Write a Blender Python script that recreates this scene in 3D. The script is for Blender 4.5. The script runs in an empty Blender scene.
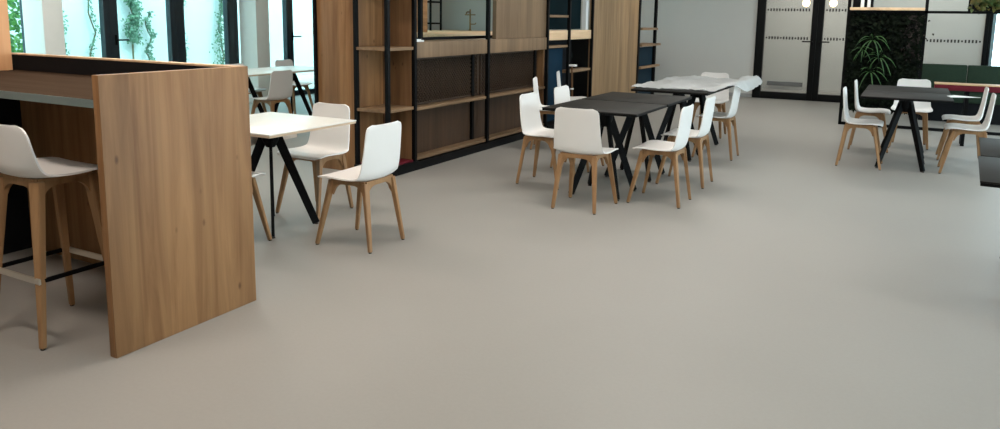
import bpy, bmesh, math, random
from mathutils import Vector, Matrix, noise

C = bpy.context.scene.collection
SC = bpy.context.scene
PI = math.pi
random.seed(11)

# ---------------------------------------------------------------- materials
def srgb(r, g, b):
    f = lambda c: (c / 255 / 12.92) if c / 255 <= .04045 else ((c / 255 + .055) / 1.055) ** 2.4
    return (f(r), f(g), f(b), 1)

def new_mat(name):
    m = bpy.data.materials.new(name); m.use_nodes = True
    nt = m.node_tree; nt.nodes.clear()
    out = nt.nodes.new('ShaderNodeOutputMaterial')
    return m, nt, out

def N(nt, t, **kw):
    n = nt.nodes.new(t)
    for k, v in kw.items(): setattr(n, k, v)
    return n

def plain(name, col, rough=.5, spec=.5, metal=0., var=.06, scale=6., bump=0., subs=0.):
    m, nt, out = new_mat(name)
    b = N(nt, 'ShaderNodeBsdfPrincipled')
    tc = N(nt, 'ShaderNodeTexCoord'); ns = N(nt, 'ShaderNodeTexNoise')
    ns.inputs['Scale'].default_value = scale; ns.inputs['Detail'].default_value = 3
    nt.links.new(tc.outputs['Object'], ns.inputs['Vector'])
    mp = N(nt, 'ShaderNodeMapRange')
    mp.inputs[1].default_value = .25; mp.inputs[2].default_value = .75
    mp.inputs[3].default_value = 1 - var; mp.inputs[4].default_value = 1 + var
    nt.links.new(ns.outputs[0], mp.inputs[0])
    hv = N(nt, 'ShaderNodeHueSaturation'); hv.inputs['Color'].default_value = col
    nt.links.new(mp.outputs[0], hv.inputs['Value'])
    nt.links.new(hv.outputs[0], b.inputs['Base Color'])
    b.inputs['Roughness'].default_value = rough; b.inputs['Metallic'].default_value = metal
    b.inputs['Specular IOR Level'].default_value = spec
    if bump:
        bp = N(nt, 'ShaderNodeBump'); bp.inputs['Strength'].default_value = bump; bp.inputs['Distance'].default_value = .01
        nt.links.new(ns.outputs[0], bp.inputs['Height']); nt.links.new(bp.outputs[0], b.inputs['Normal'])
    nt.links.new(b.outputs[0], out.inputs[0])
    return m

def wood(name, c1, c2, axis='Z', board=.14, rough=.5, knots=True, fine=1., bvar=.16, spec=.3):
    """oak veneer: grain stretched along one axis, board strips of differing tone, a few knots"""
    m, nt, out = new_mat(name)
    L = nt.links.new
    b = N(nt, 'ShaderNodeBsdfPrincipled'); b.inputs['Roughness'].default_value = rough
    b.inputs['Specular IOR Level'].default_value = spec
    tc = N(nt, 'ShaderNodeTexCoord')
    mp = N(nt, 'ShaderNodeMapping')
    s = [14. * fine] * 3; s['XYZ'.index(axis)] = .9 * fine
    mp.inputs['Scale'].default_value = s
    L(tc.outputs['Object'], mp.inputs['Vector'])
    n1 = N(nt, 'ShaderNodeTexNoise'); n1.inputs['Scale'].default_value = 1.; n1.inputs['Detail'].default_value = 5
    n1.inputs['Roughness'].default_value = .6; n1.inputs['Distortion'].default_value = .6
    L(mp.outputs[0], n1.inputs['Vector'])
    sx = N(nt, 'ShaderNodeSeparateXYZ'); L(tc.outputs['Object'], sx.inputs[0])
    ad = N(nt, 'ShaderNodeMath', operation='ADD')
    o = [k for k in 'XYZ' if k != axis]
    L(sx.outputs[o[0]], ad.inputs[0]); L(sx.outputs[o[1]], ad.inputs[1])
    dv = N(nt, 'ShaderNodeMath', operation='DIVIDE'); L(ad.outputs[0], dv.inputs[0]); dv.inputs[1].default_value = board
    fl = N(nt, 'ShaderNodeMath', operation='FLOOR'); L(dv.outputs[0], fl.inputs[0])
    wn = N(nt, 'ShaderNodeTexWhiteNoise', noise_dimensions='1D'); L(fl.outputs[0], wn.inputs['W'])
    mr = N(nt, 'ShaderNodeMapRange'); mr.inputs[3].default_value = 1 - bvar; mr.inputs[4].default_value = 1 + bvar
    L(wn.outputs['Value'], mr.inputs[0])
    cr = N(nt, 'ShaderNodeValToRGB')
    cr.color_ramp.elements[0].position = .3; cr.color_ramp.elements[0].color = c1
    cr.color_ramp.elements[1].position = .7; cr.color_ramp.elements[1].color = c2
    L(n1.outputs[0], cr.inputs[0])
    hv = N(nt, 'ShaderNodeHueSaturation'); L(cr.outputs[0], hv.inputs['Color']); L(mr.outputs[0], hv.inputs['Value'])
    last = hv.outputs[0]
    if knots:
        mk = N(nt, 'ShaderNodeMapping'); sk = [8.] * 3; sk['XYZ'.index(axis)] = 4.; mk.inputs['Scale'].default_value = sk
        L(tc.outputs['Object'], mk.inputs['Vector'])
        vo = N(nt, 'ShaderNodeTexVoronoi'); vo.inputs['Scale'].default_value = 1.
        L(mk.outputs[0], vo.inputs['Vector'])
        kr = N(nt, 'ShaderNodeMapRange'); kr.inputs[1].default_value = .04; kr.inputs[2].default_value = .10
        kr.inputs[3].default_value = .7; kr.inputs[4].default_value = 0.
        L(vo.outputs['Distance'], kr.inputs[0])
        sc_ = N(nt, 'ShaderNodeSeparateColor'); L(vo.outputs['Color'], sc_.inputs[0])
        gt = N(nt, 'ShaderNodeMath', operation='GREATER_THAN'); L(sc_.outputs[0], gt.inputs[0]); gt.inputs[1].default_value = .4
        km = N(nt, 'ShaderNodeMath', operation='MULTIPLY'); L(kr.outputs[0], km.inputs[0]); L(gt.outputs[0], km.inputs[1])
        kr = km
        mx = N(nt, 'ShaderNodeMix', data_type='RGBA')
        L(kr.outputs[0], mx.inputs['Factor']); L(last, mx.inputs['A'])
        mx.inputs['B'].default_value = (c1[0] * .35, c1[1] * .3, c1[2] * .28, 1)
        last = mx.outputs['Result']
    L(last, b.inputs['Base Color'])
    bp = N(nt, 'ShaderNodeBump'); bp.inputs['Strength'].default_value = .08; bp.inputs['Distance'].default_value = .004
    L(n1.outputs[0], bp.inputs['Height']); L(bp.outputs[0], b.inputs['Normal'])
    L(b.outputs[0], out.inputs[0])
    return m

def glass(name, tint, refl=.08, rough=.02, haze=0., hazecol=(.8, .8, .8, 1)):
    m, nt, out = new_mat(name); L = nt.links.new
    t = N(nt, 'ShaderNodeBsdfTransparent'); t.inputs[0].default_value = tint
    g = N(nt, 'ShaderNodeBsdfGlossy'); g.inputs['Roughness'].default_value = rough
    lw = N(nt, 'ShaderNodeLayerWeight'); lw.inputs[0].default_value = .25
    mu = N(nt, 'ShaderNodeMath', operation='MULTIPLY'); L(lw.outputs['Fresnel'], mu.inputs[0]); mu.inputs[1].default_value = refl * 4
    mx = N(nt, 'ShaderNodeMixShader'); L(mu.outputs[0], mx.inputs[0]); L(t.outputs[0], mx.inputs[1]); L(g.outputs[0], mx.inputs[2])
    last = mx
    if haze:
        d = N(nt, 'ShaderNodeBsdfDiffuse'); d.inputs[0].default_value = hazecol
        tl = N(nt, 'ShaderNodeBsdfTranslucent'); tl.inputs[0].default_value = hazecol
        h1 = N(nt, 'ShaderNodeMixShader'); h1.inputs[0].default_value = .5; L(d.outputs[0], h1.inputs[1]); L(tl.outputs[0], h1.inputs[2])
        h2 = N(nt, 'ShaderNodeMixShader'); h2.inputs[0].default_value = haze; L(mx.outputs[0], h2.inputs[1]); L(h1.outputs[0], h2.inputs[2])
        last = h2
    L(last.outputs[0], out.inputs[0])
    return m

def emit(name, col, s):
    m, nt, out = new_mat(name)
    e = N(nt, 'ShaderNodeEmission'); e.inputs[0].default_value = col; e.inputs[1].default_value = s
    nt.links.new(e.outputs[0], out.inputs[0]); return m

def leafmat(name, c1, c2, rough=.55, spec=.5):
    m, nt, out = new_mat(name); L = nt.links.new
    b = N(nt, 'ShaderNodeBsdfPrincipled'); b.inputs['Roughness'].default_value = rough; b.inputs['Specular IOR Level'].default_value = spec
    tc = N(nt, 'ShaderNodeTexCoord'); ns = N(nt, 'ShaderNodeTexNoise'); ns.inputs['Scale'].default_value = 9
    L(tc.outputs['Object'], ns.inputs['Vector'])
    cr = N(nt, 'ShaderNodeValToRGB'); cr.color_ramp.elements[0].position = .35; cr.color_ramp.elements[1].position = .65
    cr.color_ramp.elements[0].color = c1; cr.color_ramp.elements[1].color = c2
    L(ns.outputs[0], cr.inputs[0]); L(cr.outputs[0], b.inputs['Base Color'])
    tl = N(nt, 'ShaderNodeBsdfTranslucent'); L(cr.outputs[0], tl.inputs[0])
    mx = N(nt, 'ShaderNodeMixShader'); mx.inputs[0].default_value = .2
    L(b.outputs[0], mx.inputs[1]); L(tl.outputs[0], mx.inputs[2]); L(mx.outputs[0], out.inputs[0])
    return m

def floormat():
    m, nt, out = new_mat('floor_resin'); L = nt.links.new
    b = N(nt, 'ShaderNodeBsdfPrincipled')
    tc = N(nt, 'ShaderNodeTexCoord')
    n1 = N(nt, 'ShaderNodeTexNoise'); n1.inputs['Scale'].default_value = .7; n1.inputs['Detail'].default_value = 4
    n2 = N(nt, 'ShaderNodeTexNoise'); n2.inputs['Scale'].default_value = 60; n2.inputs['Detail'].default_value = 2
    L(tc.outputs['Object'], n1.inputs['Vector']); L(tc.outputs['Object'], n2.inputs['Vector'])
    mx = N(nt, 'ShaderNodeMath', operation='MULTIPLY_ADD'); L(n2.outputs[0], mx.inputs[0]); mx.inputs[1].default_value = .35; L(n1.outputs[0], mx.inputs[2])
    cr = N(nt, 'ShaderNodeValToRGB'); cr.color_ramp.elements[0].position = .4; cr.color_ramp.elements[1].position = .9
    cr.color_ramp.elements[0].color = srgb(146, 142, 136); cr.color_ramp.elements[1].color = srgb(153, 149, 143)
    L(mx.outputs[0], cr.inputs[0]); L(cr.outputs[0], b.inputs['Base Color'])
    mr = N(nt, 'ShaderNodeMapRange'); mr.inputs[3].default_value = .42; mr.inputs[4].default_value = .52
    L(n1.outputs[0], mr.inputs[0]); L(mr.outputs[0], b.inputs['Roughness'])
    b.inputs['Specular IOR Level'].default_value = .3
    L(b.outputs[0], out.inputs[0]); return m

M = {}
M['floor'] = floormat()
M['oak'] = wood('oak_vertical', srgb(116, 80, 49), srgb(157, 117, 78), 'Z', bvar=.13)
M['oak_daylit'] = wood('oak_daylit', srgb(120, 93, 64), srgb(156, 127, 94), 'Z')  # daylight on the wide panel painted in as a paler, greyer oak
M['oak_y'] = wood('oak_along_depth', srgb(150, 116, 84), srgb(186, 150, 112), 'Y', knots=False)
M['oak_x'] = wood('oak_along_width', srgb(176, 142, 106), srgb(206, 172, 134), 'X', knots=False)
M['oak_pale'] = wood('oak_pale', srgb(205, 170, 132), srgb(226, 194, 158), 'Y', knots=False)
M['oak_lit_grey'] = wood('oak_lit_grey', srgb(106, 84, 62), srgb(130, 105, 80), 'Z')  # greyer cast of the light on the bar rail, mixed into the oak tone
M['oak_shelf'] = wood('oak_shelf', srgb(112, 88, 64), srgb(142, 114, 86), 'Y', knots=False)
M['oak_brown'] = wood('oak_brown', srgb(96, 68, 44), srgb(124, 92, 62), 'Z', board=.11)
M['legwood'] = wood('leg_wood', srgb(140, 104, 70), srgb(164, 126, 88), 'Z', board=.5, knots=False, fine=2., bvar=.05)
M['white'] = plain('white_shell', srgb(228, 224, 220), .42, .45, var=.015)
M['white_top'] = plain('white_laminate', srgb(226, 226, 220), .32, .5, var=.01)
M['edge_beige'] = plain('beige_edge', srgb(196, 172, 146), .55, .3)
M['apron'] = plain('pale_apron', srgb(206, 190, 176), .55, .3)
M['black'] = plain('black_metal', srgb(10, 10, 11), .55, .12, var=.1)
M['black_top'] = plain('black_laminate', srgb(29, 27, 24), .55, .16, var=.05, scale=30)
M['black_panel'] = plain('black_felt', srgb(22, 23, 26), .8, .15, var=.15, scale=40)
M['grey_top'] = wood('grey_brown_laminate', srgb(66, 53, 43), srgb(75, 62, 51), 'X', rough=.9, knots=False, bvar=.03, spec=.0)
M['edge_grey'] = plain('grey_green_edge', srgb(104, 116, 114), .5, .3)
M['steel'] = plain('brushed_steel', srgb(222, 216, 206), .45, .5, metal=1., var=.04)
M['brass'] = plain('aged_brass', srgb(150, 122, 84), .35, .5, metal=1., var=.08)
M['wall'] = plain('wall_paint', srgb(196, 196, 192), .85, .2, var=.015, scale=2)
M['ceiling'] = plain('ceiling_paint', srgb(225, 224, 220), .9, .2, var=.01)
M['column'] = plain('column_plaster', srgb(236, 231, 224), .8, .2, var=.02)
M['orange'] = wood('lamplit_oak', srgb(206, 150, 104), srgb(222, 170, 124), 'Z', knots=False, bvar=.04)  # warm lamplight on the partition is put into this oak colour
M['skirt'] = plain('grey_skirting', srgb(150, 150, 148), .6, .3)
M['frame'] = plain('anthracite_frame', srgb(34, 42, 48), .45, .4, var=.06)
M['blackframe'] = plain('black_frame', srgb(11, 12, 12), .55, .15, var=.1)
M['oak_dark'] = wood('shaded_oak', srgb(58, 42, 30), srgb(78, 58, 42), 'Z', board=.09)  # shade behind mesh and shelves painted in as a darker oak
M['mesh_metal'] = plain('bronze_mesh', srgb(60, 45, 33), .55, .3)
M['blue'] = plain('petrol_blue_panel', srgb(14, 42, 60), .7, .1, var=.06)
M['blue_grey'] = plain('grey_blue_panel', srgb(24, 42, 53), .7, .1)
M['teal_dark'] = plain('dark_teal_glass', srgb(12, 28, 32), .8, .05, var=.1)
M['green_fabric'] = plain('dark_green_upholstery', srgb(44, 58, 46), .85, .1, var=.1, scale=60, bump=.05)
M['red'] = plain('dark_red_edge', srgb(98, 24, 36), .6, .2)
M['glass_cyan'] = glass('window_glass', (.72, .93, .95, 1), .06)
M['glass_day'] = glass('day_glass', (.86, .93, .95, 1), .06)
M['glass_clear'] = glass('partition_glass', (.88, .9, .89, 1), .06, haze=.12)
M['glass_frost'] = glass('frosted_glass', (.85, .88, .87, 1), .06, haze=.5, hazecol=(.72, .74, .72, 1))
M['dots'] = plain('dark_dots', srgb(46, 46, 46), .6, .2)
M['plastic'] = glass('plastic_film', (.93, .95, .95, 1), .16, rough=.18, haze=.5, hazecol=(.86, .87, .87, 1))
M['extwall'] = plain('courtyard_render', srgb(206, 212, 210), .9, .1, var=.04, scale=1.3)
M['extfloor'] = plain('courtyard_paving', srgb(190, 190, 182), .9, .1, var=.06)
M['ivy'] = leafmat('ivy_leaf', srgb(70, 104, 84), srgb(110, 146, 116))
M['ivy_bright'] = leafmat('hedge_leaf', srgb(60, 110, 52), srgb(130, 180, 90))
M['stem'] = plain('vine_stem', srgb(106, 100, 78), .9, .1, var=.2)
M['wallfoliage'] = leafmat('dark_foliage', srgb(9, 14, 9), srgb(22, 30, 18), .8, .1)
M['fern'] = leafmat('fern_leaf', srgb(30, 68, 30), srgb(72, 112, 58))
M['purple_leaf'] = leafmat('mauve_leaf', srgb(22, 20, 18), srgb(70, 62, 58), .8, .1)
M['autumn'] = leafmat('autumn_leaf', srgb(96, 84, 30), srgb(60, 92, 44))
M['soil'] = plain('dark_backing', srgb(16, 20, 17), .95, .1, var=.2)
M['paperwhite'] = plain('white_card', srgb(236, 236, 234), .6, .3, var=.01)
M['globe'] = emit('warm_globe', (1., .72, .42, 1), 7.)
M['lamp_white'] = emit('lamp_diffuser', (1., .93, .84, 1), 6.)
M['foot'] = plain('dark_glide', srgb(60, 52, 46), .6, .3)

# ---------------------------------------------------------------- mesh helpers
class MB:
    def __init__(s): s.bm = bmesh.new()
    def box(s, x0, x1, y0, y1, z0, z1, bev=0.):
        r = bmesh.ops.create_cube(s.bm, size=1)
        vs = r['verts']
        for v in vs:
            v.co = Vector(((x0 + x1) / 2 + v.co.x * (x1 - x0), (y0 + y1) / 2 + v.co.y * (y1 - y0), (z0 + z1) / 2 + v.co.z * (z1 - z0)))
        if bev:
            es = list({e for v in vs for e in v.link_edges})
            bmesh.ops.bevel(s.bm, geom=es, offset=bev, segments=2, affect='EDGES', profile=.6)
        return s
    def bar(s, p0, p1, a0, b0, a1=None, b1=None, ref=(0, 0, 1), bev=0.):
        """rectangular bar from p0 to p1; a = size across (in ref plane), b = other size; tapering"""
        a1 = a0 if a1 is None else a1; b1 = b0 if b1 is None else b1
        p0, p1 = Vector(p0), Vector(p1); d = (p1 - p0).normalized(); ref = Vector(ref)
        if abs(d.dot(ref.normalized())) > .99: ref = Vector((1, 0, 0))
        u = d.cross(ref).normalized(); w = u.cross(d).normalized()
        vs = []
        for p, a, b in ((p0, a0, b0), (p1, a1, b1)):
            for sx, sy in ((-1, -1), (1, -1), (1, 1), (-1, 1)):
                vs.append(s.bm.verts.new(p + w * (sx * a / 2) + u * (sy * b / 2)))
        fs = [(0, 3, 2, 1), (4, 5, 6, 7)] + [(k, (k + 1) % 4, 4 + (k + 1) % 4, 4 + k) for k in range(4)]
        ff = [s.bm.faces.new([vs[i] for i in f]) for f in fs]
        bmesh.ops.recalc_face_normals(s.bm, faces=ff)
        if bev:
            es = list({e for f in ff for e in f.edges})
            bmesh.ops.bevel(s.bm, geom=es, offset=bev, segments=2, affect='EDGES')
        return s
    def tube(s, pts, r, n=8, r1=None, cap=True):
        pts = [Vector(p) for p in pts]; rings = []; m = len(pts)
        up = Vector((0, 0, 1))
        for i, p in enumerate(pts):
            d = (pts[min(i + 1, m - 1)] - pts[max(i - 1, 0)]).normalized()
            rf = up if abs(d.dot(up)) < .95 else Vector((1, 0, 0))
            u = d.cross(rf).normalized(); w = u.cross(d)
            rr = r if r1 is None else r + (r1 - r) * i / (m - 1)
            rings.append([s.bm.verts.new(p + (u * math.cos(2 * PI * k / n) + w * math.sin(2 * PI * k / n)) * rr) for k in range(n)])
        fs = []
        for i in range(m - 1):
            for k in range(n):
                fs.append(s.bm.faces.new((rings[i][k], rings[i][(k + 1) % n], rings[i + 1][(k + 1) % n], rings[i + 1][k])))
        if cap:
            fs.append(s.bm.faces.new(rings[0])); fs.append(s.bm.faces.new(rings[-1]))
        bmesh.ops.recalc_face_normals(s.bm, faces=fs)
        return s
    def lathe(s, prof, c=(0, 0, 0), n=20):
        c = Vector(c); rings = []
        for r, z in prof:
            rings.append([s.bm.verts.new(c + Vector((r * math.cos(2 * PI * k / n), r * math.sin(2 * PI * k / n), z))) for k in range(n)])
        fs = []
        for i in range(len(rings) - 1):
            for k in range(n):
                fs.append(s.bm.faces.new((rings[i][k], rings[i][(k + 1) % n], rings[i + 1][(k + 1) % n], rings[i + 1][k])))
        fs.append(s.bm.faces.new(rings[0])); fs.append(s.bm.faces.new(rings[-1]))
        bmesh.ops.recalc_face_normals(s.bm, faces=fs)
        return s
    def prism(s, pts, ext):
        """polygon (list of 3-D points) swept by ext"""
        ext = Vector(ext)
        a = [s.bm.verts.new(Vector(p)) for p in pts]; b = [s.bm.verts.new(Vector(p) + ext) for p in pts]; n = len(a)
        fs = [s.bm.faces.new(a), s.bm.faces.new(b)] + [s.bm.faces.new((a[k], a[(k + 1) % n], b[(k + 1) % n], b[k])) for k in range(n)]
        bmesh.ops.recalc_face_normals(s.bm, faces=fs)
        return s
    def sheet(s, fn, nu, nv, t):
        """surface fn(u,v) with real thickness t, closed"""
        P = [[Vector(fn(i / nu, j / nv)) for j in range(nv + 1)] for i in range(nu + 1)]
        A = []; B = []
        for i in range(nu + 1):
            ra = []; rb = []
            for j in range(nv + 1):
                du = P[min(i + 1, nu)][j] - P[max(i - 1, 0)][j]; dv = P[i][min(j + 1, nv)] - P[i][max(j - 1, 0)]
                n = du.cross(dv)
                n = n.normalized() if n.length > 1e-9 else Vector((0, 0, 1))
                ra.append(s.bm.verts.new(P[i][j])); rb.append(s.bm.verts.new(P[i][j] - n * t))
            A.append(ra); B.append(rb)
        fs = []
        q = lambda a, b, c, d: fs.append(s.bm.faces.new((a, b, c, d)))
        for i in range(nu):
            for j in range(nv):
                q(A[i][j], A[i + 1][j], A[i + 1][j + 1], A[i][j + 1]); q(B[i][j], B[i][j + 1], B[i + 1][j + 1], B[i + 1][j])
        for i in range(nu):
            q(A[i][0], B[i][0], B[i + 1][0], A[i + 1][0]); q(A[i][nv], A[i + 1][nv], B[i + 1][nv], B[i][nv])
        for j in range(nv):
            q(A[0][j], A[0][j + 1], B[0][j + 1], B[0][j]); q(A[nu][j], B[nu][j], B[nu][j + 1], A[nu][j + 1])
        bmesh.ops.recalc_face_normals(s.bm, faces=fs)
        return s
    def leaf(s, p, d, n, L, W, bend=.2):
        """a folded leaf: base p, direction d, normal n"""
        d = d.normalized(); u = d.cross(n)
        u = u.normalized() if u.length > 1e-6 else Vector((1, 0, 0)); n = u.cross(d)
        q = [p, p + d * L * .4 + u * W * .5 + n * L * .06, p + d * L - n * L * bend, p + d * L * .4 - u * W * .5 + n * L * .06, p + d * L * .45 - n * L * .02]
        v = [s.bm.verts.new(x) for x in q]
        s.bm.faces.new((v[0], v[1], v[4])); s.bm.faces.new((v[1], v[2], v[4])); s.bm.faces.new((v[4], v[2], v[3])); s.bm.faces.new((v[0], v[4], v[3]))
    def blade(s, p, d, up, L, W, droop, k=6):
        """long arching grass-like frond"""
        d = d.normalized(); prev = None
        side = d.cross(up); side = side.normalized() if side.length > 1e-6 else Vector((1, 0, 0))
        for i in range(k + 1):
            t = i / k
            c = p + d * (L * t) + up * (L * .5 * t) - up * (droop * L * t * t)
            w = W * math.sin(PI * min(1, .12 + .88 * t)) * .5 + .0012
            cur = (s.bm.verts.new(c - side * w), s.bm.verts.new(c + up * w * .4), s.bm.verts.new(c + side * w))
            if prev:
                s.bm.faces.new((prev[0], prev[1], cur[1], cur[0])); s.bm.faces.new((prev[1], prev[2], cur[2], cur[1]))
            prev = cur
    def build(s, name, m, parent=None, world=False, loc=None, smooth=True, ang=38):
        if parent is not None and world:
            bmesh.ops.translate(s.bm, verts=s.bm.verts, vec=-abs_loc(parent))
        if loc is not None:
            bmesh.ops.translate(s.bm, verts=s.bm.verts, vec=-Vector(loc))
        me = bpy.data.meshes.new(name); s.bm.to_mesh(me); s.bm.free()
        if smooth:
            for p in me.polygons: p.use_smooth = True
            me.set_sharp_from_angle(angle=math.radians(ang))
        o = bpy.data.objects.new(name, me); C.objects.link(o)
        ms = m if isinstance(m, (list, tuple)) else [m]
        for k in ms: me.materials.append(M[k])
        if parent is not None: o.parent = parent
        if loc is not None: o.location = loc
        return o

def abs_loc(o):
    v = Vector((0, 0, 0))
    while o is not None: v += Vector(o.location); o = o.parent
    return v

def tag(o, label, cat, group=None, kind=None):
    o['label'] = label; o['category'] = cat
    if group: o['group'] = group
    if kind: o['kind'] = kind
    return o

def thing(name, label, cat, loc=(0, 0, 0), rz=0., group=None):
    o = bpy.data.objects.new(name, None); C.objects.link(o)
    o.empty_display_size = .1
    o.location = loc; o.rotation_euler = (0, 0, rz)
    return tag(o, label, cat, group)

def single(name, mb, m, label, cat, loc, group=None, **kw):
    return tag(mb.build(name, m, loc=loc, **kw), label, cat, group)

def struct(name, mb, m, parent=None, **kw):
    o = mb.build(name, m, parent, **kw)
    if parent is None: o['kind'] = 'structure'
    return o

def copy_tree(o, parent=None):
    c = o.copy(); C.objects.link(c)
    if parent is not None: c.parent = parent
    for ch in list(o.children): copy_tree(ch, c)
    return c

# ---------------------------------------------------------------- camera (solved from the photograph's vanishing lines)
yaw, pit, rol, F_, CY, H = -.49602666, .1537355, .01450538, 755.18, 135.094, 1.45
fw = Vector((math.sin(yaw) * math.cos(pit), math.cos(yaw) * math.cos(pit), -math.sin(pit)))
rt = Vector((math.cos(yaw), -math.sin(yaw), 0)); up = rt.cross(fw)
r2 = rt * math.cos(rol) + up * math.sin(rol); u2 = -rt * math.sin(rol) + up * math.cos(rol)
cam = bpy.data.cameras.new('camera'); co = bpy.data.objects.new('camera', cam); C.objects.link(co)
mw = Matrix.Identity(4)
for i in range(3):
    mw[i][0] = r2[i]; mw[i][1] = u2[i]; mw[i][2] = -fw[i]
mw[2][3] = H
co.matrix_world = mw
cam.sensor_width = 36; cam.sensor_fit = 'HORIZONTAL'; cam.lens = 36 * F_ / 1000
cam.shift_y = -(214.5 - CY) / 1000
cam.clip_start = .05; cam.clip_end = 200
SC.camera = co

# ---------------------------------------------------------------- room shell
XL, XR, YN, YB, ZC = -9.85, 4.2, -3.5, 15.2, 2.9
struct('floor', MB().box(XL - .1, XR + .1, YN - .1, YB + 2.4, -.1, 0), 'floor', smooth=False)
struct('ceiling', MB().box(XL - .15, XR + .15, YN - .15, YB + 2.4, ZC, ZC + .15), 'ceiling', smooth=False)
struct('wall_near', MB().box(XL - .15, XR + .15, YN - .15, YN, 0, ZC), 'wall', smooth=False)
struct('wall_left', MB().box(XL - .15, XL, YN, 1.9, 0, ZC).box(XL - .15, XL, 13.8, YB, 0, ZC), 'wall', smooth=False)
# back wall: solid grey part left of the doors, lintel over the glazing
wb = MB().box(XL - .15, -2.66, YB, YB + .15, 0, ZC)
wb.box(-2.66, XR + .15, YB, YB + .15, 2.55, ZC)
struct('wall_back', wb, 'wall', smooth=False)
struct('baseboard_back', MB().box(XL, -2.67, YB - .015, YB, 0, .07, .003), 'skirt')
wr = MB().box(XR, XR + .15, YN, 1.0, 0, ZC); wr.box(XR, XR + .15, 1.0, 13.0, 2.6, ZC); wr.box(XR, XR + .15, 13.0, YB, 0, ZC)
wr.box(XR, XR + .15, 1.0, 13.0, 0, .1)
struct('wall_right', wr, 'wall', smooth=False)
# corridor behind the glazed doors
struct('wall_corridor', MB().box(-3.4, 1.2, YB + 2.2, YB + 2.35, 0, ZC), 'wall', smooth=False)
struct('wall_corridor_end', MB().box(-3.5, -3.4, YB + .15, YB + 2.35, 0, ZC), 'wall', smooth=False)
tr = MB().box(-2.75, -2.02, YB + 2.15, YB + 2.2, .08, .17, .004)
struct('trim_1', tr, 'frame')

# left window wall ------------------------------------------------
def window_x(n, x, y0, y1, st, handle=None, top=2.7):
    m = MB(); d0, d1 = x - .06, x + .04
    m.box(d0, d1, y0, y0 + st, 0, top, .006); m.box(d0, d1, y1 - st, y1, 0, top, .006)
    m.box(d0, d1, y0 + st, y1 - st, 0, .09, .006); m.box(d0, d1, y0 + st, y1 - st, top - .09, top, .006)
    w = struct('window_%d' % n, m, 'frame')
    struct('pane', MB().box(x - .02, x - .008, y0 + st, y1 - st, .09, top - .09), 'glass_cyan', w, smooth=False)
    if handle:
        hy, dr = handle; hz = 1.07
        h = MB().box(d1, d1 + .012, hy - .015, hy + .015, hz - .07, hz + .07, .003)
        h.tube([(d1 + .01, hy, hz), (d1 + .055, hy, hz), (d1 + .06, hy + dr * .02, hz), (d1 + .06, hy + dr * .16, hz)], .011)
        h.build('window_handle', 'black', w)
ys = [1.9, 3.1, 4.3, 5.60, 6.73, 7.81, 8.92, 10.18, 11.4, 12.6, 13.8]
sts = [.085, .085, .03, .1, .11, .14, .075, .085, .085, .085]
for i in range(10):
    window_x(i + 1, XL, ys[i], ys[i + 1], sts[i], {4: (6.79, 1), 7: (10.24, 1)}.get(i))
struct('trim_2', MB().box(XL - .15, XL + .02, 1.9, 13.8, 2.7, ZC), 'wall', smooth=False)
# two plastered columns inside the glass
struct('column_1', MB().box(-9.845, -9.42, 5.565, 5.82, 0, ZC, .004), 'column')
struct('column_2', MB().box(-9.80, -9.42, 9.02, 9.3, 0, ZC, .004), 'column')

# glazing of the back wall ------------------------------------------------
def dotted(y, x0, x1, z, parent, name='dotted_strip'):
    m = MB(); x = x0 + .03; k = 0
    while x < x1 - .03:
        hh = .026 if (k * 7) % 5 else .016
        m.box(x, x + .026, y - .004, y - .0005, z - hh, z + hh); x += .052; k += 1
    m.build(name, 'dots', parent, smooth=False)
def door(n, x0, x1, stL, stR, hx, dr):
    m = MB(); a, b = YB - .05, YB + .06
    m.box(x0, x0 + stL, a, b, 0, 2.55, .004); m.box(x1 - stR, x1, a, b, 0, 2.55, .004)
    m.box(x0 + stL, x1 - stR, a, b, 0, .13, .004); m.box(x0 + stL, x1 - stR, a, b, 2.4, 2.55, .004)
    d = struct('door_%d' % n, m, 'blackframe')
    struct('pane', MB().box(x0 + stL, x1 - stR, YB - .005, YB + .007, .13, 2.4), 'glass_clear', d, smooth=False)
    dotted(YB - .006, x0 + stL, x1 - stR, 1.68, d); dotted(YB - .006, x0 + stL, x1 - stR, 1.155, d)
    h = MB().box(hx - .02, hx + .02, a - .012, a, 1.0, 1.16, .003)
    h.tube([(hx, a - .01, 1.1), (hx, a - .055, 1.1), (hx + dr * .02, a - .06, 1.1), (hx + dr * .17, a - .06, 1.1)], .012)
    h.build('door_handle', 'black', d)
door(1, -2.665, -1.585, .15, .10, -1.65, -1)
door(2, -1.585, -.93, .10, .06, -1.52, 1)
def window_y(n, x0, x1, mat, st=.09, dots=None, z0=0.):
    m = MB(); a, b = YB - .05, YB + .06
    m.box(x0, x0 + st, a, b, z0, 2.55, .004); m.box(x1 - st, x1, a, b, z0, 2.55, .004)
    m.box(x0 + st, x1 - st, a, b, z0, z0 + .1, .004); m.box(x0 + st, x1 - st, a, b, 2.45, 2.55, .004)
    w = struct('window_%d' % n, m, 'blackframe')
    struct('pane', MB().box(x0 + st, x1 - st, YB - .005, YB + .007, z0 + .1, 2.45), mat, w, smooth=False)
    if dots:
        for z in dots: dotted(YB - .006, x0 + st, x1 - st, z, w)
window_y(11, -.93, 1.09, 'glass_frost', .055, dots=(1.17,))
window_y(12, 1.09, 2.65, 'glass_day', .05); window_y(13, 2.65, 4.2, 'glass_day', .05)
struct('wall_corridor_divider', MB().box(1.05, 1.2, YB + .15, YB + 2.2, 0, ZC), 'wall', smooth=False)
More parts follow.
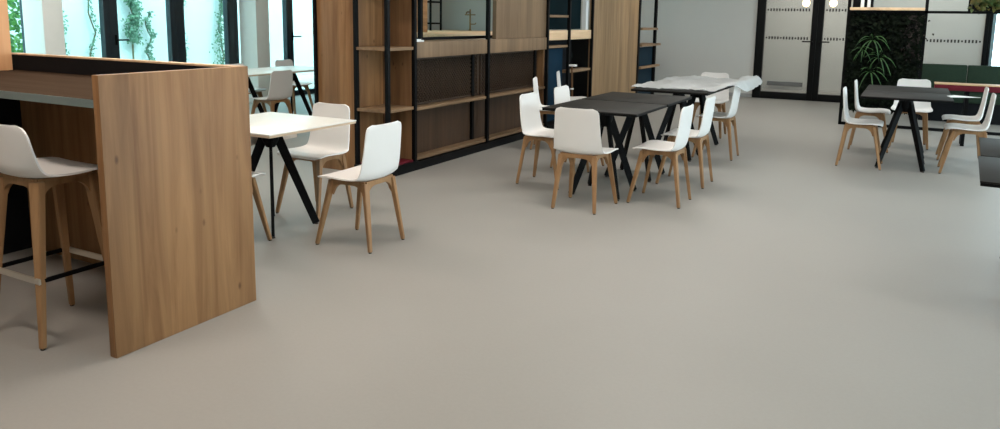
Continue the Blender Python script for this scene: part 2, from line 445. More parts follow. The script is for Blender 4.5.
# right-hand window band (outside the frame, gives the cool daylight)
for i in range(4):
    m = MB(); y0, y1 = 1.0 + i * 3, 4.0 + i * 3
    a, b = XR + .02, XR + .12
    m.box(a, b, y0, y0 + .08, .1, 2.6); m.box(a, b, y1 - .08, y1, .1, 2.6); m.box(a, b, y0 + .08, y1 - .08, .1, .18); m.box(a, b, y0 + .08, y1 - .08, 2.52, 2.6)
    w = struct('window_%d' % (14 + i), m, 'frame', smooth=False)
    struct('pane', MB().box(XR + .06, XR + .07, y0 + .08, y1 - .08, .18, 2.52), 'glass_day', w, smooth=False)

# ---------------------------------------------------------------- courtyard
EX = -13.2
struct('wall_courtyard', MB().box(EX - .2, EX, 2, 22, -.1, 4.2), 'extwall', smooth=False)
struct('ground_courtyard', MB().box(EX, XL - .12, 0, 22, -.12, -.02), 'extfloor', smooth=False)
def vine(y, dens, spread, z0, z1, label, mat='ivy', leafs=.07, side=None):
    t = thing('climbing_ivy', label, 'climbing plant', (EX + .05, y, -.02), 0, 'ivy on the courtyard wall')
    st = MB(); lv = MB(); pts = []
    for i in range(16):
        z = z0 + (z1 - z0) * i / 15
        pts.append((.015, .10 * math.sin(i * 1.1 + y) * .5 + random.uniform(-.03, .03), z))
    st.tube([(.015, pts[0][1], 0)] + pts, .02, 6, .008)
    for k in range(dens):
        z = z0 + (z1 - z0) * random.random()
        i = min(14, int((z - z0) / (z1 - z0) * 15)); c = pts[i]
        sp = spread * (.35 + .65 * abs(noise.noise(Vector((y, z * 1.3, 3.)))) * 2)
        p = Vector((.02 + abs(random.gauss(0, .05)), c[1] + random.gauss(0, sp) + (side or 0) * abs(random.gauss(0, sp)), z))
        d = Vector((random.uniform(.1, .7), random.uniform(-1, 1), random.uniform(-1.2, .3)))
        lv.leaf(p, d, Vector((1, random.uniform(-.5, .5), random.uniform(0, .8))), leafs * random.uniform(.7, 1.4), leafs * random.uniform(.6, 1.1))
    st.build('stem', 'stem', t); lv.build('foliage', mat, t, smooth=False)
    return t
vine(8.05, 200, .035, .3, 1.5, 'sparse low ivy beside the near column, behind the first wide pane', leafs=.045)
vine(8.62, 260, .035, .2, 2.9, 'thin bare-stemmed ivy on white wall left of the first dark door stile', leafs=.04)
vine(9.42, 1300, .13, .9, 2.9, 'wide green ivy cascade just right of the first dark door stile', side=.6, leafs=.055)
vine(9.78, 420, .035, .0, 1.5, 'narrow ivy trail hanging under the wide green cascade', leafs=.045)
vine(10.6, 150, .03, .1, 2.9, 'fine ivy strand just right of the broad dark mullion', leafs=.035)
vine(11.55, 800, .10, .2, 3.0, 'dense ivy column left of the narrow middle mullion', side=-.5, leafs=.05)
hd = MB()
for k in range(1900):
    p = Vector((random.uniform(-.3, .3), random.uniform(-.36, .36), 0)); p.z = random.uniform(.05, 2.7)
    hd.leaf(p, Vector((random.uniform(0, 1), random.uniform(-1, 1), random.uniform(-1, .5))), Vector((1, 0, .4)), random.uniform(.06, .11), random.uniform(.04, .07))
single('hedge_bush', hd, 'ivy_bright', 'bright green leafy bush outside the leftmost window sliver', 'bush', (0, 0, 0), smooth=False).location = (-11.2, 5.98, -.02)

# ---------------------------------------------------------------- bar desk in the left foreground
PX = -2.85
t = thing('bar_desk', 'tall oak bar desk with grey-brown worktop and black upstand at the left', 'desk', (-3.8, 2.27, 0))
MB().box(PX - .042, PX, 1.884, 2.665, 0, 1.2, .003).build('end_panel', 'oak', t, True)
wt = MB().box(-4.74, PX - .043, 1.89, 2.62, 1.065, 1.1, .002).build('worktop', 'grey_top', t, True)
MB().box(-4.74, PX - .043, 1.886, 1.8895, 1.065, 1.0985).build('edge_band', 'edge_grey', wt, True)
dv = MB().box(-4.80, PX - .043, 2.622, 2.662, .0, 1.19).build('divider', 'black_panel', t, True)
MB().box(-4.802, PX - .042, 2.617, 2.667, 1.19, 1.2, .002).build('divider_cap', 'oak_pale', dv, True)
MB().box(-4.70, PX - .043, 2.60, 2.621, .0, 1.06).build('back_panel', 'oak', t, True)
MB().box(-4.74, -4.702, 1.9, 2.62, 0, 1.06).build('side_panel', 'black_panel', t, True)
single('wood_partition', MB().box(-5.0, -4.745, 1.2, 2.60, 0, 2.5, .003), 'orange', 'tall warm-lit oak partition at the left end of the bar desk', 'partition', (-4.87, 1.94, 0))

# ---------------------------------------------------------------- one-piece shells
def shell_mb(prof, wid, dish, t=.009, rc=.06):
    """prof: side profile points (y,z) front edge -> top of back; wid: half widths; dish: edge lift"""
    n = len(prof)
    cum = [0.]
    for i in range(1, n): cum.append(cum[-1] + math.dist(prof[i], prof[i - 1]))
    tot = cum[-1]
    def cr(a, u):
        s = u * tot; i = 0
        while i < n - 2 and cum[i + 1] < s: i += 1
        f = (s - cum[i]) / (cum[i + 1] - cum[i])
        g = lambda k: a[max(0, min(n - 1, k))]
        p0, p1, p2, p3 = g(i - 1), g(i), g(i + 1), g(i + 2)
        def c(p0, p1, p2, p3): return p1 + .5 * f * (p2 - p0 + f * (2 * p0 - 5 * p1 + 4 * p2 - p3 + f * (3 * (p1 - p2) + p3 - p0)))
        if isinstance(p1, tuple): return tuple(c(*q) for q in zip(p0, p1, p2, p3))
        return c(p0, p1, p2, p3)
    def fn(u, v):
        # denser sampling close to both ends so that the rounded corners are smooth
        uu = .5 - .5 * math.cos(PI * u) if False else u
        w = cr(wid, uu); s = uu * tot
        e = min(s, tot - s)
        if e < rc:
            w -= rc * (1 - math.sqrt(max(0, 1 - (1 - e / rc) ** 2)))
        y, z = cr(prof, uu)
        y2, z2 = cr(prof, min(1, uu + .01)); y1, z1 = cr(prof, max(0, uu - .01))
        ty, tz = y2 - y1, z2 - z1; l = math.hypot(ty, tz); ny, nz = tz / l, -ty / l     # towards the sitter
        k = (2 * v - 1); lift = cr(dish, uu) * abs(k) ** 2.4
        return (k * w, y + ny * lift, z + nz * lift)
    return MB().sheet(fn, 44, 16, t)

def legframe(t, tops, feet, zt, zr, aw=.042, bw=.03, mat='legwood'):
    """four tapered splayed legs with apron rails arching into them; tops/feet = (rear half width, front half width, rear y, front y)"""
    P = {}
    for sx in (-1, 1):
        for f in (0, 1):
            a = Vector((sx * tops[f], tops[2 + f], zt)); b = Vector((sx * feet[f], feet[2 + f], .006))
            P[sx, f] = (a, b)
            lg = MB().bar(a, b, aw, bw, .024, .022, ref=(sx, .2, 0), bev=.003).build('leg', mat, t)
            MB().lathe([(.010, 0), (.011, .004), (.009, .0075)], (b.x, b.y, 0), 10).build('glide', 'foot', lg)
    m = MB()
    def rail(a0, a1, th):
        a, b = a0[0], a1[0]; d = (b - a); L = d.length; d.normalize(); nrm = d.cross(Vector((0, 0, 1))).normalized()
        pts = [(0, zt + .012), (L, zt + .012)]
        f = .075
        def at(s, z): return a + d * s + Vector((0, 0, z - a.z))
        lo = [(L - .0, zr - f)]
        for k in range(1, 7):
            q = k / 6 * PI / 2; lo.append((L - .012 - f * (1 - math.cos(q)), zr - f * (1 - math.sin(q))))
        for k in range(6, 0, -1):
            q = k / 6 * PI / 2; lo.append((.012 + f * (1 - math.cos(q)), zr - f * (1 - math.sin(q))))
        lo.append((0, zr - f))
        poly = [at(s, z) - nrm * th / 2 for s, z in pts + lo]
        m.prism(poly, nrm * th)
    rail(P[-1, 0], P[-1, 1], .022); rail(P[1, 0], P[1, 1], .022); rail(P[-1, 0], P[1, 0], .022); rail(P[-1, 1], P[1, 1], .022)
    m.build('apron_frame', mat, t)
    return P

def make_chair():
    t = thing('dining_chair', 'x', 'chair')
    prof = [(.205, .436), (.19, .449), (.12, .450), (.0, .440), (-.085, .438), (-.132, .446), (-.154, .476), (-.163, .54), (-.172, .64), (-.180, .735), (-.185, .79)]
    wid = [.205, .212, .218, .218, .212, .204, .197, .191, .184, .178, .173]
    dish = [.0, .004, .013, .018, .022, .028, .028, .02, .014, .012, .01]
    shell_mb(prof, wid, dish, rc=.045).build('seat_shell', 'white', t, ang=60)
    legframe(t, (.135, .145, -.13, .125), (.172, .198, -.19, .214), .424, .405)
    return t

def make_stool():
    t = thing('bar_stool', 'x', 'stool')
    zs = .30
    prof = [(.20, .432), (.185, .446), (.11, .448), (.0, .440), (-.09, .440), (-.142, .450), (-.170, .485), (-.180, .53), (-.190, .59), (-.199, .645), (-.204, .678)]
    prof = [(y, z + zs) for y, z in prof]
    wid = [.205, .214, .222, .226, .224, .22, .215, .218, .216, .213, .21]
    dish = [.0, .004, .013, .018, .022, .028, .028, .02, .014, .012, .01]
    shell_mb(prof, wid, dish).build('seat_shell', 'white', t, ang=60)
    P = legframe(t, (.13, .13, -.12, .12), (.19, .19, -.185, .185), .724, .70, .056, .038)
    z = .30
    def at(k):
        a, b = P[k]; f = (a.z - z) / (a.z - b.z); return a + (b - a) * f
    q = {k: at(k) for k in P}
    for f, s in ((0, -1), (1, 1)):
        o = Vector((0, s * .012, 0))
        MB().bar(q[-1, f] + o - Vector((.02, 0, 0)), q[1, f] + o + Vector((.02, 0, 0)), .028, .012, bev=.003).build('footrest', 'steel', t)
    for sx in (-1, 1):
        o = Vector((sx * .012, 0, 0))
        MB().bar(q[sx, 0] + o, q[sx, 1] + o, .02, .01, bev=.002).build('side_stretcher', 'black', t)
    return t

st = make_stool(); st.location = (-3.39, 1.965, 0)
tag(st, 'white shell bar stool with oak legs and steel footrest at the bar desk', 'stool')

chairs = [
    # x, y, rz(deg), label, group
    (-3.03, 3.755, 90, 'white chair at the right side of the white table, its back to the corner shelf', 'chairs at the white table'),
    (-3.83, 4.21, 180, 'white chair at the far side of the white table, facing the camera', 'chairs at the white table'),
    (-3.76, 3.25, 0, 'white chair mostly hidden by the oak end panel, near side of white table', 'chairs at the white table'),
    (-6.80, 6.72, 90, 'white chair with its back to us at the row of white window tables', 'chairs by the window tables'),
    (-8.02, 8.36, -90, 'white chair beyond the window tables in front of the narrow door mullion', 'chairs by the window tables'),
    (-7.82, 7.24, -90, 'white chair beyond the window tables, just past the oak end panel', 'chairs by the window tables'),
    (-6.38, 7.52, 90, 'white chair at the window tables half hidden by the tall oak end panel', 'chairs by the window tables'),
    (-2.17, 5.39, 0, 'white chair at the near end of the black tables, its back to the camera', 'chairs at the long black tables'),
    (-2.79, 6.01, -90, 'first white chair on the left side of the black tables, near the mesh counter', 'chairs at the long black tables'),
    (-2.84, 6.84, -90, 'second white chair on the left side of the black tables, behind the first', 'chairs at the long black tables'),
    (-1.69, 5.89, 90, 'nearest white chair on the right side of the black tables', 'chairs at the long black tables'),
    (-1.70, 6.70, 90, 'second white chair on the right side of the black tables, behind the nearest', 'chairs at the long black tables'),
    (-1.77, 8.22, 90, 'white chair pushed in on the right side of the plastic-covered table', 'chairs at the long black tables'),
    (-2.22, 9.75, 180, 'white chair at the far head of the plastic-covered table', 'chairs at the long black tables'),
    (-3.54, 7.72, -71, 'white chair seen edge-on behind the left row, nearer of two by the kitchen counter', 'chairs beside the kitchen counter'),
    (-3.75, 8.82, -71, 'white chair seen edge-on in front of the blue panel, farther of two by the kitchen', 'chairs beside the kitchen counter'),
    (-.40, 8.53, -90, 'nearest white chair on the left of the right-hand black table', 'chairs at the right-hand black table'),
    (-.37, 9.72, -90, 'farther white chair on the left of the right-hand black table', 'chairs at the right-hand black table'),
    (.05, 10.24, 180, 'white chair at the far end of the right-hand black table before the green wall', 'chairs at the right-hand black table'),
    (.55, 9.52, 90, 'farther white chair on the right of the right-hand black table', 'chairs at the right-hand black table'),
    (.55, 8.68, 90, 'nearest white chair on the right of the right-hand black table', 'chairs at the right-hand black table'),
]
proto = make_chair()
for i, (x, y, a, lab, grp) in enumerate(chairs):
    o = proto if i == 0 else copy_tree(proto)
    o.location = (x, y, 0); o.rotation_euler = (0, 0, math.radians(a)); tag(o, lab, 'chair', grp)

# ---------------------------------------------------------------- pedestal tables
def make_table(top, edge, size, h, apron=False):
    t = thing('dining_table', 'x', 'table'); s = size / 2
    tp = MB().box(-s, s, -s, s, h - .008, h, .002)
    tt = tp.build('tabletop', top, t)
    u = MB()
    a = [(-s + .001, -s + .001, h - .0081), (s - .001, -s + .001, h - .0081), (s - .001, s - .001, h - .0081), (-s + .001, s - .001, h - .0081)]
    u.box(-s + .002, s - .002, -s + .002, s - .002, h - .024, h - .0082, .004)
    u.build('edge_band', edge, tt)
    zt = h - .026; za = h - .10
    hub = MB().box(-.13, .13, -.13, .13, zt - .008, zt, .002); hub.lathe([(.03, za - .07), (.058, za - .02), (.062, za + .01), (.062, zt - .007)], (0, 0, 0), 14)
    hub.build('hub_plate', 'black', t)
    for sx in (-1, 1):
        for sy in (-1, 1):
            p0 = Vector((sx * .026, sy * .026, za + .025)); p1 = Vector((sx * .205, sy * .205, .008))
            lg = MB().bar(p0, p1, .062, .02, .05, .02, ref=(sx, sy, 0), bev=.003)
            lo = lg.build('leg', 'black', t)
            MB().lathe([(.013, 0), (.014, .004), (.012, .009)], (p1.x, p1.y, 0), 10).build('glide', 'foot', lo)
    if apron:
        ap = MB().box(-.36, -.11, -.36, .37, h - .163, h - .0245, .003).build('drawer_box', 'apron', t)
        b = MB(); b.tube([(-.1105, .21, h - .11), (-.107, .21, h - .11)], .011, 12)
        b.build('drawer_lock', 'dots', ap)
    return t
wt0 = make_table('white_top', 'edge_beige', .82, .73, True)
wt0.location = (-3.79, 3.72, 0); tag(wt0, 'square white table with black splayed legs just behind the oak end panel', 'table')
bl0 = make_table('black_top', 'black', .8, .74)
for i, (x, y, lab, grp) in enumerate([
    (-2.2, 5.91, 'nearest square black table of the middle row, chair backs around it', 'black tables in the middle'),
    (-2.2, 6.748, 'second black table of the middle row, pushed against the nearest one', 'black tables in the middle'),
    (-2.15, 7.96, 'black table under the clear plastic sheet, nearer of the two covered', 'black tables in the middle'),
    (-2.15, 8.785, 'black table under the far half of the plastic sheet', 'black tables in the middle'),
    (-.015, 8.65, 'black table on the right before the green plant wall, nearer half', 'black tables on the right'),
    (-.015, 9.46, 'black table on the right before the green plant wall, farther half', 'black tables on the right'),
    (.745, 4.43, 'black table cut by the right edge of the photo, nearer one', 'black tables at the right edge'),
    (.80, 5.25, 'black table cut by the right edge of the photo, farther one', 'black tables at the right edge')]):
    o = bl0 if i == 0 else copy_tree(bl0)
    o.location = (x, y, 0); o.rotation_euler = (0, 0, math.radians(-3 if i > 5 else 0)); tag(o, lab, 'table', grp)
ww = make_table('white_top', 'edge_beige', .8, .74)
for i, (x, y, lab) in enumerate([
    (-7.32, 5.95, 'white table of the window row, nearest end beyond the oak bar desk'),
    (-7.32, 6.77, 'white table of the window row, in front of the second column'),
    (-7.32, 7.59, 'white table of the window row, farthest one near the tall oak panel')]):
    o = ww if i == 0 else copy_tree(ww)
    o.location = (x, y, 0); tag(o, lab, 'table', 'white tables by the windows')
single('paper_sheet', MB().prism([(.37, 8.62, .742), (.63, 8.77, .742), (.41, 8.90, .742), (.34, 8.76, .742)], (0, 0, .003)), 'paperwhite',
       'white paper corner sticking out over the right edge of the right-hand black table', 'paper', (.38, 8.76, .742), smooth=False)

# plastic film over the far tables
def film(u, v):
    xm = -1.70 + .21 * math.sin(min(1, v / .4) * PI / 2) - .10 * max(0, v - .7)
    x = -2.56 + (xm + 2.56) * u; y = 7.60 + 1.66 * v
    w = .022 * noise.noise(Vector((x * 5, y * 3.2, 1.))) + .020 * abs(noise.noise(Vector((x * 9 + y * 4, y * 6, 7.)))) + .012 * abs(noise.noise(Vector((x * 18 - y * 7, y * 11, 3.))))
    z = .762 + max(-.014, w)
    e = x + 1.74
    if e > 0:
        z += .055 * math.sin(min(1, e / .08) * PI / 2) * min(1, v * 5)
        z -= 1.6 * max(0, e - .17) ** 1.1
        x += .02 * noise.noise(Vector((y * 6, z * 9, 0)))
    return (x, y, z)
single('plastic_sheet', MB().sheet(film, 46, 54, .003), 'plastic', 'crumpled translucent white plastic sheet lying over the far black tables', 'plastic sheet', (-2.15, 8.4, .745), ang=75)

# ---------------------------------------------------------------- kitchen / shelving wall along x = -4.1
KX = -4.1; KT = 2.62
single('oak_partition', MB().box(-4.93, -4.475, 5.47, 5.53, 0, KT, .003), 'oak', 'tall oak panel closing the kitchen block, beside the last window', 'panel', (-4.7, 5.5, 0))
single('frame_strip', MB().box(-4.955, -4.932, 5.44, 5.56, 0, KT, .002), 'black', 'thin black upright strip on the window side of the tall oak end panel', 'strip', (-4.94, 5.5, 0))
PS = .036
t = thing('corner_shelf', 'open corner shelf with black posts and oak boards at the kitchen block end', 'shelf', (-4.28, 5.65, 0))
for x, y in ((-4.46, 5.46), (KX - .0, 5.45), (KX, 5.865), (-4.46, 5.865)):
    MB().box(x - PS / 2, x + PS / 2, y - PS / 2, y + PS / 2, 0, KT).build('post', 'black', t, True)
MB().box(-4.455, KX - .02, 5.845, 5.862, .09, KT).build('back_panel', 'oak_brown', t, True)
MB().box(-4.475, -4.455, 5.48, 5.845, .09, KT).build('side_panel', 'oak', t, True)
for z in (.585, 1.145, 1.72, 2.28):
    MB().box(-4.452, KX + .008, 5.442, 5.842, z, z + .028, .002).build('shelf_board', 'oak_shelf', t, True)
MB().box(-4.47, KX + .03, 5.42, 5.884, 0, .085).build('plinth', 'black', t, True)
MB().box(-4.452, KX + .0, 5.47, 5.842, .086, .1).build('bottom_board', 'red', t, True)

t = thing('bar_counter', 'long kitchen bar front with oak rail, black mesh panels and two low shelves', 'counter', (-4.25, 7.3, 0))
Y0, Y1, Y2 = 5.885, 7.265, 8.80
MB().box(KX - .35, KX + .005, Y0, Y2 - .02, 1.065, 1.215, .003).build('oak_rail', 'oak_lit_grey', t, True)
MB().box(KX - .14, KX - .12, Y0, Y2 - .02, .09, 1.063).build('back_panel', 'oak_dark', t, True)
MB().box(KX - .33, KX + .03, Y0, Y2 - .021, 0, .075).build('plinth', 'black', t, True)
for z in (.565, .085):
    MB().box(KX - .115, KX + .0, Y0 + .005, Y2 - .03, z, z + .03, .002).build('shelf_board', 'oak_shelf', t, True)
for y in (Y1, Y2):
    MB().box(KX - .018, KX + .02, y - .02, y + .02, .0, KT).build('post', 'black', t, True)
for y in (Y1 - .15, Y2 - .14):
    MB().box(KX - .118, KX - .09, y - .025, y + .02, .12, 1.062).build('rear_post', 'black', t, True)
for y0, y1 in ((Y0 + .01, Y1 - .03), (Y1 + .03, Y2 - .03)):
    for z0, z1 in ((.6, 1.06),):
        m = MB(); a = .004; x = KX - .117
        m.box(x, x + .012, y0, y1, z1 - .02, z1); m.box(x, x + .012, y0, y1, z0, z0 + .02)
        m.box(x, x + .012, y0, y0 + .02, z0, z1); m.box(x, x + .012, y1 - .02, y1, z0, z1)
        p = .045; hh = z1 - z0; s = y0 - hh
        while s < y1:
            # rising and falling diagonals clipped to the panel
            for sg in (1, -1):
                ya, yb = s, s + hh
                za, zb = (z0, z1) if sg > 0 else (z1, z0)
                if ya < y0: za += sg * (y0 - ya); ya = y0
                if yb > y1: zb -= sg * (yb - y1); yb = y1
                if yb - ya > .01: m.bar((x + .006, ya, za), (x + .006, yb, zb), .005, .010)
            s += p
        m.build('mesh_panel', 'mesh_metal', t, True, smooth=False)
MB().box(KX - .119, KX - .02, Y2 - .055, Y2 - .021, .116, 1.063).build('side_panel', 'oak_brown', t, True)
# pass-through frame above the bar
t = thing('hatch_frame', 'black metal frame of the open hatch above the bar counter', 'frame', (-4.3, 6.7, 1.216))
fr = MB()
fx0, fx1 = KX - .34, KX - .30
fr.box(fx0, fx1, 6.41, 6.45, 1.216, KT); fr.box(fx0, fx1, 8.03, 8.06, 1.216, KT)
fr.box(fx0, fx1, 6.45, 8.03, 1.216, 1.245); fr.box(fx0, fx1, 6.45, 8.03, KT - .04, KT)
fr.build('frame', 'black', t, True)
single('wall_panel', MB().box(KX - .06, KX - .01, 7.47, 8.78, 1.217, KT, .002), 'oak_lit_grey', 'oak board panel standing on the bar rail right of the hatch', 'panel', (-4.13, 8.1, 1.217))
single('serving_tray', MB().box(-4.24, -4.10, 5.9, 6.03, 1.217, 1.232, .004).box(-4.22, -4.12, 5.92, 6.01, 1.2321, 1.24, .003), 'paperwhite', 'small white tray at the left end of the oak bar rail', 'tray', (-4.17, 5.96, 1.217))

# inner kitchen
t = thing('kitchen_counter', 'pale oak kitchen worktop on a black base seen through the hatch', 'counter', (-7.2, 12.6, 0))
MB().box(-9.3, -5.0, 10.2, 14.6, 1.12, 1.17, .003).build('worktop', 'oak_pale', t, True)
MB().box(-9.2, -5.1, 10.25, 14.55, 0, 1.119).build('base', 'black_panel', t, True)
t = thing('kitchen_tap', 'brass kitchen tap with two levers on the pale oak worktop', 'tap', (-8.55, 14.35, 1.171))
MB().lathe([(.035, 0), (.035, .015), (.02, .03), (.017, .40), (.014, .46)], (0, 0, 0), 12).build('column', 'brass', t)
MB().tube([(0, 0, .36), (.02, -.06, .40), (.02, -.16, .40), (.02, -.2, .36)], .013, 8).build('spout', 'brass', t)
MB().tube([(-.13, 0, .34), (.13, 0, .34)], .012, 8).build('cross_lever', 'brass', t)
MB().tube([(0, 0, .14), (.14, -.02, .14), (.16, -.02, .17)], .012, 8).build('lower_lever', 'brass', t)
t = thing('wire_rack', 'slim black metal rack standing at the back of the kitchen worktop', 'rack', (-8.9, 13.65, 1.171))
for y in (13.45, 13.85):
    MB().box(-9.0, -8.97, y - .02, y + .02, 1.171, 2.2).build('post', 'black', t, True)
for z in (1.3, 1.75):
    MB().box(-9.2, -8.97, 13.43, 13.87, z, z + .035).build('shelf', 'black', t, True)
single('cupboard_side', MB().box(-8.10, -8.05, 11.5, 11.95, 1.1715, 2.3, .003), 'oak_y', 'narrow orange oak board standing on the kitchen worktop inside the hatch', 'board', (-8.07, 11.7, 1.171))

# third bay: open display shelving with blue cabinet
t = thing('display_shelf', 'open black-framed shelving bay with petrol blue panel between two oak panels', 'shelf', (-4.3, 9.5, 0))
Y3, Y4 = 9.49, 10.33
for y in (Y3,):
    MB().box(KX - .02, KX + .02, y - .022, y + .022, 0, KT).build('post', 'black', t, True)
MB().box(KX - .02, KX + .02, Y4 - .015, Y4 + .012, 0, KT).build('post', 'black', t, True)
MB().box(KX - .34, KX - .31, Y2 + .02, Y4, 0, 1.29).build('back_panel', 'black_panel', t, True)
MB().box(KX - .1, KX - .07, Y2 + .03, Y3 - .03, .1, 1.06).build('blue_panel', 'blue', t, True)
MB().box(KX - .16, KX - .14, Y2 + .03, Y4 - .10, 1.31, KT).build('dark_screen', 'teal_dark', t, True)
MB().box(KX - .135, KX - .005, Y2 + .025, Y3 - .025, 1.175, 1.30, .002).build('oak_board', 'oak_pale', t, True)
MB().box(KX - .135, KX - .005, Y3 + .025, Y4 - .02, 1.175, 1.30, .002).build('oak_board', 'oak_pale', t, True)
MB().box(KX - .135, KX + .0, Y2 + .025, Y3 - .025, 1.47, 1.50, .002).build('shelf_board', 'oak_shelf', t, True)
MB().box(KX - .135, KX + .0, Y2 + .025, Y3 - .025, 1.075, 1.105, .002).build('shelf_board', 'oak_shelf', t, True)
MB().box(KX - .135, KX + .0, Y3 + .025, Y4 - .02, .72, .755, .002).build('shelf_board', 'oak_shelf', t, True)
MB().box(KX - .35, KX + .03, Y2 + .021, Y4 + .01, 0, .075).build('plinth', 'black', t, True)
MB().box(KX - .12, KX - .06, Y4 - .10, Y4 - .02, 1.301, KT).build('white_upright', 'paperwhite', t, True)
t = thing('sanitiser_stand', 'slim brown post with white cap standing before the dark open shelving', 'stand', (-3.93, 9.3, 0))
MB().bar((0, 0, .01), (-.03, .0, .83), .022, .02, bev=.004).build('post', 'oak_brown', t)
MB().box(-.06, .03, -.035, .035, .83, .855, .006).build('cap', 'paperwhite', t)
MB().box(-.04, .0, -.015, .015, .52, .54, .004).build('drip_tray', 'paperwhite', t)
MB().box(-.12, .12, -.12, .12, 0, .012, .003).build('base', 'black', t)
# wide oak panel and end shelf
single('wall_panel', MB().box(KX - .06, KX, 10.36, 12.42, 0, KT, .003), 'oak_daylit', 'wide floor-to-ceiling oak panel behind the black tables', 'panel', (-4.13, 11.4, 0))
t = thing('end_shelf', 'narrow open shelf with blue lower panel at the far end of the kitchen block', 'shelf', (-4.3, 12.95, 0))
for y in (12.48, 13.42):
    MB().box(KX - .03, KX + .015, y - .05, y + .02, 0, KT).build('post', 'black', t, True)
MB().box(KX - .36, KX - .33, 12.5, 13.4, 1.0, KT).build('back_panel', 'wall', t, True)
MB().box(KX - .06, KX - .03, 12.51, 13.37, .05, .985).build('blue_panel', 'blue_grey', t, True)
for z in (.62, 1.0, 1.28, 1.9):
    MB().box(KX - .30 if z > .9 else KX - .028, KX + .05, 12.51, 13.60 if z < 1.2 else 13.4, z, z + .04, .003).build('shelf_board', 'oak_shelf', t, True)

# ---------------------------------------------------------------- green plant divider on the right
DY = 11.9
t = thing('room_divider', 'black metal room divider frame carrying the green plant wall', 'room divider', (.5, DY, 0))
for x in (-.84, .12, 1.45):
    MB().box(x - .02, x + .02, DY - .02, DY + .02, 0, 2.35).build('post', 'black', t, True)
MB().box(-.82, 1.43, DY - .02, DY + .02, 1.595, 1.63).build('rail', 'black', t, True)
MB().box(-.82, 1.43, DY - .02, DY + .02, 2.31, 2.35).build('rail', 'black', t, True)
MB().box(-.84, 1.45, DY - .02, DY + .02, 0.0, .04).build('foot_rail', 'black', t, True)
MB().box(.60, .63, DY - .02, DY + .02, 1.63, 2.31).build('short_post', 'black', t, True)
MB().box(-.82, .10, DY - .15, DY + .15, 1.632, 1.67, .003).build('shelf_board', 'oak_pale', t, True)
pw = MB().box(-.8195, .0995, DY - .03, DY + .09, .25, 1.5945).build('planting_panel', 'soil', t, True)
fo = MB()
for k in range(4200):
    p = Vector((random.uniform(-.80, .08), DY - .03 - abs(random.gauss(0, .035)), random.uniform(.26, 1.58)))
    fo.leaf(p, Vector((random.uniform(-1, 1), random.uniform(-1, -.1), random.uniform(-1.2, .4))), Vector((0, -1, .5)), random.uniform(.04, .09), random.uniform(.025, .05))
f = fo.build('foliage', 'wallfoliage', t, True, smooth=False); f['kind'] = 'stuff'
pl = MB(); pts = []
for k in range(12):
    pts.append(Vector((-.02 + .05 * math.sin(k * 1.3), DY - .075, 1.55 - .05 * k)))
pl.tube(pts, .006, 6)
for k in range(230):
    c = pts[random.randrange(12)]
    p = c + Vector((random.gauss(0, .05), -abs(random.gauss(0, .02)), random.gauss(0, .03)))
    d = Vector((random.uniform(-1, 1), random.uniform(-1, -.1), random.uniform(-1, .3)))
    pl.leaf(p, d, Vector((0, -1, .5)), random.uniform(.03, .055), random.uniform(.02, .035))
single('trailing_plant', pl, 'purple_leaf', 'mauve-leaved trailing plant on the right side of the green wall', 'plant', (-.02, DY - .08, 1.3), smooth=False)
def fern(x, z, n, L, label):
    m = MB(); random.seed(int(z * 100) + n)
    for k in range(n):
        a = 2 * PI * k / n + random.uniform(-.25, .25)
        d = Vector((math.cos(a), -.55 - .4 * random.random(), math.sin(a) * .8 + .12))
        m.blade(Vector((x, DY - .08, z)), d, Vector((0, -.25, 1)), L * random.uniform(.7, 1.4), .017, random.uniform(.7, 1.1))
    single('spider_plant', m, 'fern', label, 'plant', (x, DY - .08, z), 'spider plants in the green wall', smooth=False)
fern(-.50, 1.22, 10, .22, 'upper green spider plant in the green wall, long arching leaves')
fern(-.40, .98, 9, .21, 'middle green spider plant in the green wall, with a looping leaf')
fern(-.50, .78, 9, .22, 'lowest green spider plant in the green wall, just above the black table')
fern(-.62, 1.08, 8, .16, 'small green spider plant at the left of the green wall')
# things on the divider's top shelf
sh = 1.671
single('storage_box', MB().box(-.79, -.70, DY - .1, DY + .1, sh, sh + .3, .004), 'black', 'black box at the left end of the shelf above the green wall', 'box', (-.745, DY, sh))
for k, (x0, x1, mt, lab) in enumerate(((-.692, -.648, 'paperwhite', 'white file box next to the black box above the green wall'),
                                       (-.645, -.612, 'black', 'black binder between two white file boxes above the green wall'),
                                       (-.608, -.568, 'paperwhite', 'second white file box from the left above the green wall'),
                                       (-.564, -.536, 'black', 'black binder at the right end of the row above the green wall'))):
    m = MB().box(x0, x1, DY - .11, DY + .11, sh, sh + .31, .004)
    m.box((x0 + x1) / 2 - .008, (x0 + x1) / 2 + .008, DY - .1125, DY - .1105, sh + .05, sh + .09)
    single('file_box', m, mt, lab, 'file', ((x0 + x1) / 2, DY, sh), 'files on the divider shelf')
# autumn-coloured plant in a trough on the rail
t = thing('trough_plant', 'green and ochre bushy plant on the divider rail at the top right', 'plant', (1.0, DY, 1.631))
MB().box(-.36, .40, -.09, .09, 0, .08, .006).build('trough', 'black', t)
m = MB(); random.seed(5)
for k in range(900):
    p = Vector((random.uniform(-.36, .40), random.gauss(-.02, .06), .03 + abs(random.gauss(.06, .1))))
    m.leaf(p, Vector((random.uniform(-1, 1), random.uniform(-1, .2), random.uniform(-.8, .6))), Vector((0, -1, .6)), random.uniform(.05, .09), random.uniform(.03, .05))
m.build('foliage', 'autumn', t, smooth=False)

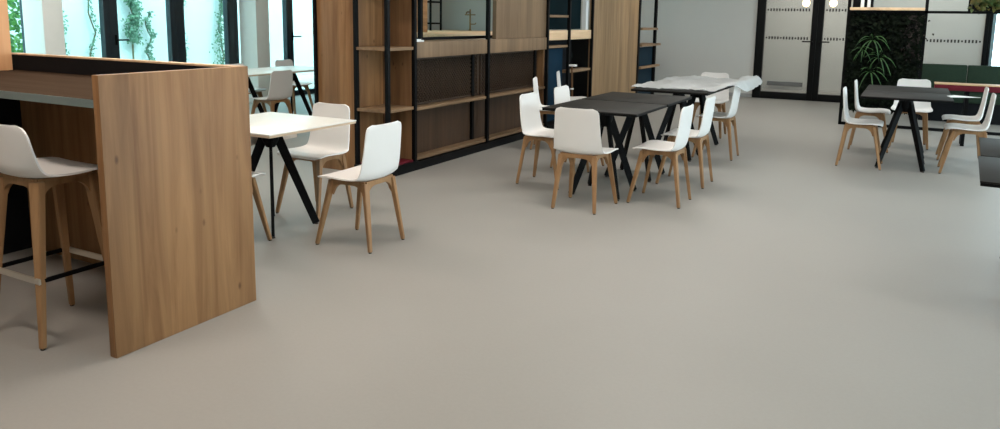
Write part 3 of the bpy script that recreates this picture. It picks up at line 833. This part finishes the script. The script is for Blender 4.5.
# green bench and red-edged table behind
t = thing('bench_sofa', 'dark green upholstered bench with panelled back under the frosted window', 'sofa', (1.6, 13.7, 0))
x = .14
for k in range(5):
    MB().box(x + .004, x + .626, 13.66, 13.80, .42, .835, .02).build('back_cushion', 'green_fabric', t, True); x += .63
MB().box(.14, 3.29, 13.1, 13.8, .30, .42, .02).build('seat_cushion', 'green_fabric', t, True)
MB().box(.16, 3.27, 13.15, 13.78, 0, .30, .005).build('base', 'black_panel', t, True)
t = thing('side_table', 'light oak topped table with dark red edge behind the right-hand chairs', 'table', (1.0, 10.8, 0))
MB().box(.27, 1.9, 10.56, 10.84, .733, .745, .002).build('tabletop', 'oak_x', t, True)
MB().box(.275, 1.895, 10.565, 10.835, .665, .7325, .002).build('red_apron', 'red', t, True)
for lx in (.62, 1.8):
    for ly in (10.60, 10.80):
        MB().box(lx - .02, lx + .02, ly - .02, ly + .02, 0, .664).build('leg', 'black', t, True)

# two warm globe lamps in the corridor behind the doors
for x, lab in ((-1.95, 'warm globe lamp behind the left glass door leaf'), (-1.45, 'warm globe lamp behind the right glass door leaf')):
    t = thing('globe_lamp', lab, 'lamp', (x, YB + 1.2, 1.83), 0, 'corridor globe lamps')
    MB().lathe([(.002, -.075), (.045, -.06), (.072, -.02), (.075, .01), (.06, .05), (.02, .075)], (0, 0, 0), 20).build('globe', 'globe', t)
    MB().tube([(0, 0, .07), (0, 0, ZC - 1.83)], .006, 6).build('cord', 'black', t)

# ---------------------------------------------------------------- light
def area(name, loc, rot, sx, sy, e, col):
    l = bpy.data.lights.new(name, 'AREA'); l.shape = 'RECTANGLE'; l.size = sx; l.size_y = sy; l.energy = e; l.color = col
    o = bpy.data.objects.new(name, l); C.objects.link(o); o.location = loc; o.rotation_euler = rot; return o
LK = .61; warm = (1., .89, .79); neut = (1., .95, .89)
for (x, y, e, c) in ((-.6, .4, 60, warm), (-3.2, .9, 60, warm), (-2.8, 3.0, 60, warm), (-1.2, 5.0, 70, neut), (-2.4, 7.6, 60, neut), (-.6, 10.8, 55, neut), (-2.6, 12.6, 60, neut), (2.2, 3.0, 40, neut), (-7.0, 7.0, 40, neut), (-7., 12.5, 40, neut), (-1.8, 16.3, 48, neut), (.3, 16.3, 62, neut), (2.5, 8.0, 40, neut), (-5.2, 4.0, 60, warm), (-8.2, 4.6, 50, neut)):  # last two are added fills, brightening the oak end panel and the columns
    area('ceiling_and_fill_light', (x, y, ZC - .02), (0, 0, 0), 1.2, .3, e * LK, c)
# daylight through the left and right glazing: sky portals
def portal(loc, rot, sx, sy):
    o = area('daylight_portal', loc, rot, sx, sy, 1, (1, 1, 1)); o.data.cycles.is_portal = True
portal((XL - .2, 7.85, 1.35), (0, -PI / 2, 0), 2.7, 11.9)
portal((XR + .2, 7.0, 1.35), (0, PI / 2, 0), 2.6, 12.)
portal((2.65, YB + .2, 1.3), (-PI / 2, 0, 0), 3.1, 2.5)
w = bpy.data.worlds.new('sky'); SC.world = w; w.use_nodes = True
bg = w.node_tree.nodes['Background']; bg.inputs[0].default_value = (.86, .95, 1., 1); bg.inputs[1].default_value = 6.6
sun = bpy.data.lights.new('sun', 'SUN'); sun.energy = 2.5; sun.angle = .02; sun.color = (1, .98, .94)
so = bpy.data.objects.new('sun', sun); C.objects.link(so); so.rotation_euler = (0, math.radians(38), math.radians(12))

vs = SC.view_settings
vs.view_transform = 'Standard'; vs.look = 'None'; vs.gamma = 1; vs.use_curve_mapping = False
SC.display_settings.display_device = 'sRGB'
vs.exposure = 0.
